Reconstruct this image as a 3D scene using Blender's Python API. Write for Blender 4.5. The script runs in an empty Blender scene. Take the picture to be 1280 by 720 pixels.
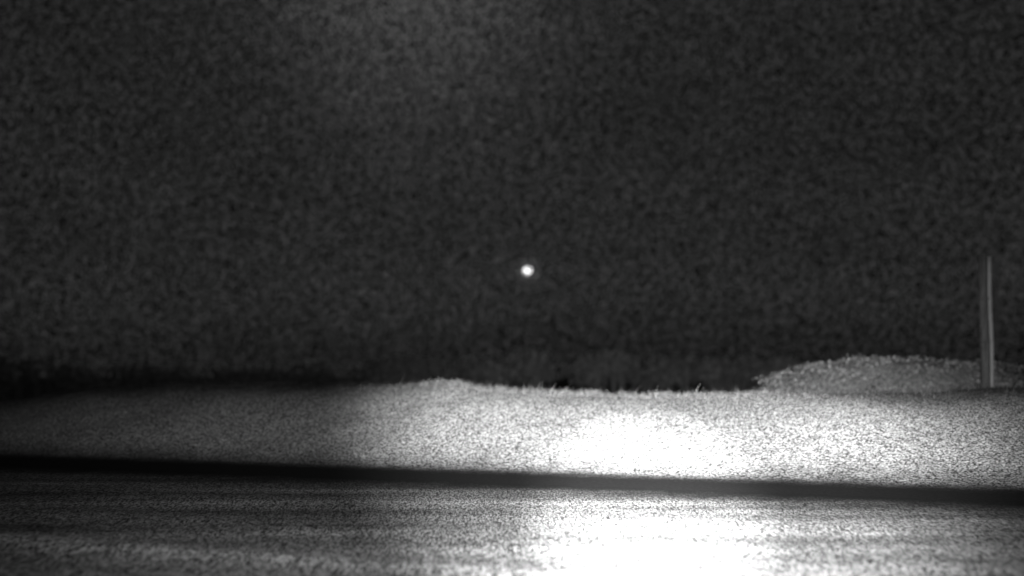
import bpy, math, numpy as np
from mathutils import Vector
rng=np.random.default_rng(7)
sc=bpy.context.scene
sc.view_settings.view_transform='Standard'
sc.view_settings.look='None'
sc.view_settings.exposure=0

# ---------- node helpers ----------
def newmat(name):
    m=bpy.data.materials.new(name); m.use_nodes=True
    nt=m.node_tree; b=nt.nodes['Principled BSDF']
    b.inputs['Roughness'].default_value=0.95
    b.inputs['Specular IOR Level'].default_value=0.1
    return m,nt,b
def math_(nt,op,a,b=None,c=None,clamp=False):
    n=nt.nodes.new('ShaderNodeMath'); n.operation=op; n.use_clamp=clamp
    for i,v in enumerate((a,b,c)):
        if v is None: continue
        if isinstance(v,(int,float)): n.inputs[i].default_value=v
        else: nt.links.new(v,n.inputs[i])
    return n.outputs[0]
def maprange(nt,v,a,b,c,d,smooth=False):
    n=nt.nodes.new('ShaderNodeMapRange')
    if smooth: n.interpolation_type='SMOOTHSTEP'
    nt.links.new(v,n.inputs[0])
    for i,x in enumerate((a,b,c,d)): n.inputs[i+1].default_value=x
    return n.outputs[0]
def noise(nt,vec,scale,detail=2,rough=.5):
    n=nt.nodes.new('ShaderNodeTexNoise'); n.inputs['Scale'].default_value=scale
    n.inputs['Detail'].default_value=detail; n.inputs['Roughness'].default_value=rough
    nt.links.new(vec,n.inputs['Vector']); return n.outputs[0]
def mapping(nt,vec,scale,rot=0):
    n=nt.nodes.new('ShaderNodeMapping'); n.inputs['Scale'].default_value=scale
    n.inputs['Rotation'].default_value=(0,0,rot)
    nt.links.new(vec,n.inputs['Vector']); return n.outputs[0]
def cells(nt,vec,scale):
    n=nt.nodes.new('ShaderNodeTexVoronoi'); n.inputs['Scale'].default_value=scale
    nt.links.new(vec,n.inputs['Vector'])
    s=nt.nodes.new('ShaderNodeSeparateColor'); nt.links.new(n.outputs['Color'],s.inputs[0])
    return s.outputs[0]
def grey(nt,v,sock):
    cc=nt.nodes.new('ShaderNodeCombineColor')
    for i in range(3): nt.links.new(v,cc.inputs[i])
    nt.links.new(cc.outputs[0],sock)

# ---------- terrain functions ----------
SL=0.308; Y0=15.3; NRM=math.sqrt(1+SL*SL)
def dist(X,Y): return (Y-Y0+SL*X)/NRM
CD=8.0
def crest_z(X):
    Yc=Y0-SL*X+CD*NRM
    px=640+1108*X/Yc
    py=np.interp(px,[-300,0,100,250,400,520,545,575,600,660,900,940,1100,1280,1600],
                    [520,500,488,476,478,479,475,477,483,487,493,492,490,487,483])
    return 1.8-(py-470)*Yc/1108
def sm(t): t=np.clip(t,0,1); return t*t*(3-2*t)
ph=rng.uniform(0,6.28,40); fr=rng.normal(0,1,(40,2))
def bumps(X,Y):
    z=0
    for i in range(40):
        k=0.4*(1.13**i)
        z=z+np.sin((fr[i,0]*X+fr[i,1]*Y)*k+ph[i])/(k**0.9)
    return z*0.012
def height(X,Y):
    d=dist(X,Y)
    cz=crest_z(X)
    t=np.clip((d-1.5)/(CD-1.5),0,1)
    bank=cz*(0.35*np.sin(t*math.pi/2)+0.65*sm(t))
    after=np.maximum(cz-0.12*(d-CD)-0.03*(d-CD)**2,-3)
    z=np.where(d<CD,bank,after)
    z=np.where(d<0,0,z)
    amp=sm((np.abs(d)-1.5)/1.5)
    z=z+bumps(X,Y)*amp*np.where(d<0,0.05,.7)
    z=z+np.where(d<-1.5,0.04*np.exp(-((d+7.0)/0.35)**2)+0.015*np.exp(-((d+3.4)/0.5)**2)+0.015*np.exp(-((d+5.2)/0.4)**2),0)
    mz=np.interp(X,[6.6,7.6,8.6,9.6,11.5,14,16.8,20,26],[-3,1.2,1.75,2.05,2.3,2.25,2.05,1.8,-3])
    mound=-3+(mz+3)*np.exp(-((Y-29)/3.2)**2)+bumps(X*2,Y*2)*0.5
    return np.maximum(z,mound), (mound>z)

def axis(a,b,step,lo,hi,g=1.12):
    c=list(np.arange(a,b,step)); s=step; v=c[-1]
    while v<hi: s*=g; v+=s; c.append(v)
    s=step; v=c[0]; l=[]
    while v>lo: s*=g; v-=s; l.append(v)
    return np.array(l[::-1]+c)
xs=axis(-17,19,0.1,-4000,4000); ys=axis(5,34,0.1,-600,5000)
XX,YY=np.meshgrid(xs,ys)
ZZ,MM=height(XX,YY)
nx,ny=len(xs),len(ys)
verts=np.stack([XX.ravel(),YY.ravel(),ZZ.ravel()],1)
idx=np.arange(nx*ny).reshape(ny,nx)
faces=np.stack([idx[:-1,:-1].ravel(),idx[:-1,1:].ravel(),idx[1:,1:].ravel(),idx[1:,:-1].ravel()],1)
me=bpy.data.meshes.new('ground'); me.from_pydata(verts.tolist(),[],faces.tolist())
at=me.attributes.new('brush','FLOAT','POINT'); at.data.foreach_set('value',MM.ravel().astype(np.float32))
me.polygons.foreach_set('use_smooth',[True]*len(me.polygons))
ground=bpy.data.objects.new('ground',me); sc.collection.objects.link(ground)

def lane_dist(nt,P):
    sep=nt.nodes.new('ShaderNodeSeparateXYZ'); nt.links.new(P,sep.inputs[0])
    return math_(nt,'DIVIDE',math_(nt,'ADD',math_(nt,'SUBTRACT',sep.outputs[1],Y0),math_(nt,'MULTIPLY',sep.outputs[0],SL)),NRM), sep.outputs[0]
def crest_falloff(nt,P,d,x):
    # light falloff painted into the albedo towards the crest, wider at both ends
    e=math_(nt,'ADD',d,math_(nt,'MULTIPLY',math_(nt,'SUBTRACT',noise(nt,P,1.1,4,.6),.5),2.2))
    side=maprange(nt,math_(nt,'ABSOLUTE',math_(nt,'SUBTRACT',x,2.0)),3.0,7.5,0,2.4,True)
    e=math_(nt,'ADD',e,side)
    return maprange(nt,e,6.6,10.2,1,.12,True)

m,nt,b=newmat('dry_grass_ground')
geo=nt.nodes.new('ShaderNodeNewGeometry'); P=geo.outputs['Position']
d,xo=lane_dist(nt,P)
fine=mapping(nt,P,(65,14,14))
gA=math_(nt,'ADD',math_(nt,'MULTIPLY',cells(nt,P,38),.75),math_(nt,'MULTIPLY',maprange(nt,noise(nt,P,17,5,.8),.36,.64,0,1),.3))
gB=math_(nt,'ADD',math_(nt,'MULTIPLY',cells(nt,fine,1.2),.75),math_(nt,'MULTIPLY',maprange(nt,noise(nt,fine,.5,5,.8),.36,.64,0,1),.3))
isbank=maprange(nt,d,-0.1,0.1,0,1)
mx=nt.nodes.new('ShaderNodeMix'); nt.links.new(isbank,mx.inputs[0]); nt.links.new(gB,mx.inputs[2]); nt.links.new(gA,mx.inputs[3])
grain=math_(nt,'POWER',math_(nt,'MAXIMUM',mx.outputs[0],0.0),2.2)
grain=math_(nt,'MINIMUM',maprange(nt,grain,0.02,0.7,0.0,1.0),.95)
patch=maprange(nt,noise(nt,P,0.55,4,.6),0.3,0.7,0.75,1.15)
rot=math.atan(SL)
st=noise(nt,mapping(nt,P,(0.10,1.3,1),rot),1.0,2,.5)
streak=maprange(nt,st,0.3,0.7,0.2,0.55)
wl=math_(nt,'MULTIPLY',maprange(nt,math_(nt,'ABSOLUTE',math_(nt,'ADD',d,6.95)),0,.55,1,0,True),.3)
streak=math_(nt,'ADD',streak,wl)
mx2=nt.nodes.new('ShaderNodeMix'); nt.links.new(isbank,mx2.inputs[0]); nt.links.new(streak,mx2.inputs[2]); nt.links.new(crest_falloff(nt,P,d,xo),mx2.inputs[3])
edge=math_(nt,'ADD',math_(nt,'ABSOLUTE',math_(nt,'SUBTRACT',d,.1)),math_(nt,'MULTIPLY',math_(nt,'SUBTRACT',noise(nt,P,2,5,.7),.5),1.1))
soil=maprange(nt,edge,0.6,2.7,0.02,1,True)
at=nt.nodes.new('ShaderNodeAttribute'); at.attribute_name='brush'
br=maprange(nt,at.outputs['Fac'],0,1,1,2.0)
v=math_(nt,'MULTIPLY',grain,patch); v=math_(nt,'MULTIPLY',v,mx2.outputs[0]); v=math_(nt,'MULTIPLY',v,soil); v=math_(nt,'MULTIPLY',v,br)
v=math_(nt,'ADD',v,.005)
grey(nt,v,b.inputs['Base Color'])
me.materials.append(m)

m,nt,b=newmat('asphalt')
geo=nt.nodes.new('ShaderNodeNewGeometry')
v=maprange(nt,noise(nt,geo.outputs['Position'],14,5,.7),.3,.7,.003,.016)
grey(nt,v,b.inputs['Base Color'])
vs=[];fs=[]
xr=np.concatenate([np.arange(-200,-20,5.),np.arange(-20,20,.15),np.arange(20,200,5.)])
for i,x in enumerate(xr):
    for s in (-1,1):
        dd=.05+s*(0.55+rng.uniform(-.15,.15)); vs.append((x,Y0-SL*x+dd*NRM,0.006))
    if i: fs.append((2*i-2,2*i,2*i+1,2*i-1))
rm=bpy.data.meshes.new('road'); rm.from_pydata(vs,[],fs); rm.materials.append(m)
sc.collection.objects.link(bpy.data.objects.new('road',rm))

# ---------- grass ----------
m,nt,b=newmat('grass_blades')
oi=nt.nodes.new('ShaderNodeNewGeometry')
v=maprange(nt,oi.outputs['Random Per Island'],0,1,.02,.45)
P=oi.outputs['Position']
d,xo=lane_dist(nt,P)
v=math_(nt,'MULTIPLY',v,crest_falloff(nt,P,d,xo))
grey(nt,v,b.inputs['Base Color'])
def blades(name,X,Y,h,w,mat):
    Z,_=height(X,Y); n=len(X)
    a=rng.uniform(-.9,.9,n); lx=rng.normal(0,.6,n)*h; ly=rng.normal(0,.6,n)*h
    p0=np.stack([X-w*np.cos(a),Y-w*np.sin(a),Z-.02],1)
    p1=np.stack([X+w*np.cos(a),Y+w*np.sin(a),Z-.02],1)
    p2=np.stack([X+lx,Y+ly,Z+h],1)
    vv=np.stack([p0,p1,p2],1).reshape(-1,3)
    ff=np.arange(3*n).reshape(-1,3)
    me=bpy.data.meshes.new(name); me.from_pydata(vv.tolist(),[],ff.tolist()); me.materials.append(mat)
    o=bpy.data.objects.new(name,me); sc.collection.objects.link(o); return o
def pick(n,d0,d1,x0=-18,x1=19):
    X=rng.uniform(x0,x1,n); dd=rng.uniform(d0,d1,n); return X,Y0-SL*X+dd*NRM
X1,Y1=pick(30000,3.0,7.5); X2,Y2=pick(36000,6.8,10.2)
tx=[];ty=[];th=[]
for (cx,cd,n,s,hh) in [(-1.75,7.9,300,.35,.08),(2.1,8.0,160,.12,.1),(3.9,8.0,160,.15,.08)]:
    x=rng.normal(cx,s,n); tx.append(x); ty.append(Y0-SL*x+(cd+rng.normal(0,s*.6,n))*NRM); th.append(rng.uniform(.4,1.5,n)*hh)
X3=np.concatenate(tx);Y3=np.concatenate(ty)
X=np.concatenate([X1,X2,X3]);Y=np.concatenate([Y1,Y2,Y3])
h=np.concatenate([rng.uniform(.015,.04,len(X1)),rng.gamma(1.5,.035,len(X2)),np.concatenate(th)])
w=rng.uniform(.003,.01,len(X))
blades('grass',X,Y,h,w,m)

m2,nt,b=newmat('shrub_leaves')
oi=nt.nodes.new('ShaderNodeNewGeometry')
grey(nt,maprange(nt,oi.outputs['Random Per Island'],0,1,.01,.25),b.inputs['Base Color'])
m3,nt,b=newmat('tree_leaves')
oi=nt.nodes.new('ShaderNodeNewGeometry')
grey(nt,maprange(nt,oi.outputs['Random Per Island'],0,1,.25,.6),b.inputs['Base Color'])
def leafmass(name,centers,radii,per,size,mat,trunks=False):
    vv=[];ff=[]
    for c,r,n in zip(centers,radii,per):
        p=rng.normal(0,1,(n,3)); p/=np.linalg.norm(p,axis=1)[:,None]; p*=(rng.uniform(.35,1,n)**.6)[:,None]
        p=p*np.array(r)+np.array(c)
        u=rng.normal(0,1,(n,3)); u/=np.linalg.norm(u,axis=1)[:,None]
        t=np.cross(u,rng.normal(0,1,(n,3))); t/=np.linalg.norm(t,axis=1)[:,None]
        s=(size*rng.uniform(.6,1.4,n))[:,None]
        q=np.stack([p-u*s,p-t*s*.6,p+u*s,p+t*s*.6],1).reshape(-1,3)
        k=len(vv); vv.extend(q.tolist()); ff.extend((np.arange(4*n).reshape(-1,4)+k).tolist())
        if trunks:
            k=len(vv); r0=.22
            for j in range(6):
                a=j*math.pi/3; vv.append((c[0]+r0*math.cos(a),c[1]+r0*math.sin(a),-3.2))
            for j in range(6):
                a=j*math.pi/3; vv.append((c[0]+.4*r0*math.cos(a),c[1]+.4*r0*math.sin(a),c[2]+r[2]*.5))
            for j in range(6): ff.append([k+j,k+(j+1)%6,k+6+(j+1)%6,k+6+j])
    me=bpy.data.meshes.new(name); me.from_pydata(vv,[],ff); me.materials.append(mat)
    o=bpy.data.objects.new(name,me); sc.collection.objects.link(o); return o
C=[];R=[];N=[]
for i in range(140):
    x=rng.uniform(7.7,20); y=rng.uniform(26.5,30); z=float(height(np.array([x]),np.array([y]))[0][0])
    r=rng.uniform(.25,.65); C.append((x,y,z+.03)); R.append((r*1.7,r,r*.4)); N.append(int(280*r))
leafmass('shrubs',C,R,N,.05,m2)
C=[];R=[];N=[]
for i in range(210):
    x=rng.uniform(-125,125); y=rng.uniform(150,185)
    top=rng.uniform(2.4,5.6)+1.2*math.sin(x*.05+1)+.6*math.sin(x*.17); C.append((x,y,top-2.2)); R.append((rng.uniform(2.8,5),2.6,rng.uniform(1.8,2.8))); N.append(130)
leafmass('distant_trees',C,R,N,.4,m3,True)

# ---------- pole ----------
def wood(name,lo,hi):
    m,nt,b=newmat(name)
    geo=nt.nodes.new('ShaderNodeNewGeometry')
    v=maprange(nt,noise(nt,mapping(nt,geo.outputs['Position'],(30,30,2)),1,4,.7),.3,.7,lo,hi)
    grey(nt,v,b.inputs['Base Color']); return m
mw=wood('weathered_wood',.02,.09); mc=wood('galvanised_conduit',.12,.24)
def tube(name,pts,rad,seg,mat,parent):
    vv=[];ff=[]
    for (p,r) in zip(pts,rad):
        for j in range(seg):
            a=2*math.pi*j/seg; vv.append((p[0]+r*math.cos(a),p[1]+r*math.sin(a),p[2]))
    for i in range(len(pts)-1):
        for j in range(seg):
            ff.append([i*seg+j,i*seg+(j+1)%seg,(i+1)*seg+(j+1)%seg,(i+1)*seg+j])
    ff.append(list(range(seg))[::-1]); ff.append([(len(pts)-1)*seg+j for j in range(seg)])
    me=bpy.data.meshes.new(name); me.from_pydata(vv,[],ff); me.materials.append(mat)
    for p in me.polygons: p.use_smooth=len(p.vertices)==4
    o=bpy.data.objects.new(name,me); sc.collection.objects.link(o); o.parent=parent; return o
pole=bpy.data.objects.new('utility_pole',None); sc.collection.objects.link(pole)
bx,by=13.42,25.0; zt=1.8+149*by/1108
n=14
pts=[(bx-.15*i/n+.01*math.sin(i),by,-.5+(zt+.5)*i/n) for i in range(n+1)]
tube('shaft',pts,[.135-.02*i/n for i in range(n+1)],16,mw,pole)
tube('cap',[(bx-.15,by,zt),(bx-.15,by,zt+.04),(bx-.15,by,zt+.08)],[.12,.12,.03],16,mw,pole)
tube('conduit',[(p[0]+.14,p[1]-.07,p[2]) for p in pts],[.055]*(n+1),10,mc,pole)
for k,i in enumerate((5,8,11)):
    p=pts[i]; tube('band_%d'%(k+1),[(p[0],p[1],p[2]),(p[0],p[1],p[2]+.05)],[.142,.142],16,mw,pole)
    tube('clip_%d'%(k+1),[(p[0]+.14,p[1]-.07,p[2]),(p[0]+.14,p[1]-.07,p[2]+.05)],[.063,.063],10,mc,pole)

# ---------- moon ----------
m,nt,b=newmat('moon_surface')
tc=nt.nodes.new('ShaderNodeTexCoord')
v1=math_(nt,'POWER',cells(nt,tc.outputs['Object'],3.0),4)
v1=maprange(nt,v1,0,1,.1,5)
lw=nt.nodes.new('ShaderNodeLayerWeight'); lw.inputs[0].default_value=.5
fall=maprange(nt,lw.outputs['Facing'],0.0,1,1,0.02)
grey(nt,math_(nt,'MULTIPLY',v1,fall),b.inputs['Emission Color']); b.inputs['Emission Strength'].default_value=1.0
b.inputs['Base Color'].default_value=(.1,.1,.1,1)
bpy.ops.mesh.primitive_uv_sphere_add(segments=48,ring_count=24)
mo=bpy.context.object; mo.name='moon'; D=3500
mo.location=(19.5/1108*D,D,1.8+131.5/1108*D); mo.scale=(5.8/1108*D,)*3
for p in mo.data.polygons: p.use_smooth=True
mo.data.materials.append(m)

# ---------- world ----------
w=bpy.data.worlds.new('World'); sc.world=w; w.use_nodes=True; nt=w.node_tree
bg=nt.nodes['Background']
sky=nt.nodes.new('ShaderNodeTexSky'); sky.sky_type='NISHITA'; sky.sun_disc=False
sky.sun_elevation=math.radians(6.8); sky.sun_rotation=math.radians(1)
bw=nt.nodes.new('ShaderNodeRGBToBW'); nt.links.new(sky.outputs[0],bw.inputs[0])
tc=nt.nodes.new('ShaderNodeTexCoord'); G=tc.outputs['Generated']
s=math_(nt,'MULTIPLY',math_(nt,'POWER',math_(nt,'MAXIMUM',bw.outputs[0],.001),.12),.0106)
gr=maprange(nt,noise(nt,G,520,1,.6),.3,.7,-2.6,4.6)
cl=maprange(nt,noise(nt,mapping(nt,G,(1,1,3)),4,3,.5),.3,.7,.9,1.1)
sp=nt.nodes.new('ShaderNodeSeparateXYZ'); nt.links.new(G,sp.inputs[0])
hz=maprange(nt,sp.outputs[2],0.01,0.09,.6,1,True)
def lobe(v,p,a):
    g=Vector(v).normalized()
    vm=nt.nodes.new('ShaderNodeVectorMath'); vm.operation='DOT_PRODUCT'; nt.links.new(G,vm.inputs[0]); vm.inputs[1].default_value=g
    return math_(nt,'MULTIPLY',math_(nt,'POWER',math_(nt,'MAXIMUM',vm.outputs['Value'],0),p),a)
glow=math_(nt,'ADD',lobe((-.11,1,.46),110,.024),lobe((19.5/1108,1,131.5/1108),18000,.03))
t=math_(nt,'ADD',math_(nt,'MULTIPLY',s,math_(nt,'MULTIPLY',hz,cl)),glow)
t=math_(nt,'MAXIMUM',math_(nt,'MULTIPLY',t,gr),0.0)
grey(nt,t,bg.inputs[0]); bg.inputs[1].default_value=1.0

# ---------- illuminator beside the camera (the lit lamp of the photograph) ----------
lamp=bpy.data.objects.new('infrared_lamp',None); sc.collection.objects.link(lamp)
def spot(name,P,size,target,blend):
    l=bpy.data.lights.new(name,'SPOT'); l.energy=P; l.spot_size=math.radians(size); l.spot_blend=blend; l.shadow_soft_size=.05
    o=bpy.data.objects.new(name,l); o.location=(.15,0,2.5); o.parent=lamp; sc.collection.objects.link(o)
    o.rotation_euler=(Vector(target)-o.location).to_track_quat('-Z','Y').to_euler()
spot('flood_beam',7500,110,(5,20,1.2),.95)
spot('main_beam',66000,45,(3.5,20,1.2),.95)
spot('hot_beam',125000,18,(1.75,11.5,0),1.0)

cd=bpy.data.cameras.new('Camera'); cam=bpy.data.objects.new('Camera',cd); sc.collection.objects.link(cam)
cam.location=(0,0,1.8); cam.rotation_euler=(math.radians(90),0,0)
cd.sensor_width=36; cd.lens=36*1108/1280; cd.shift_y=110/1280; cd.clip_end=20000
cd.dof.use_dof=True; cd.dof.focus_distance=13.5; cd.dof.aperture_fstop=.29
sc.camera=cam
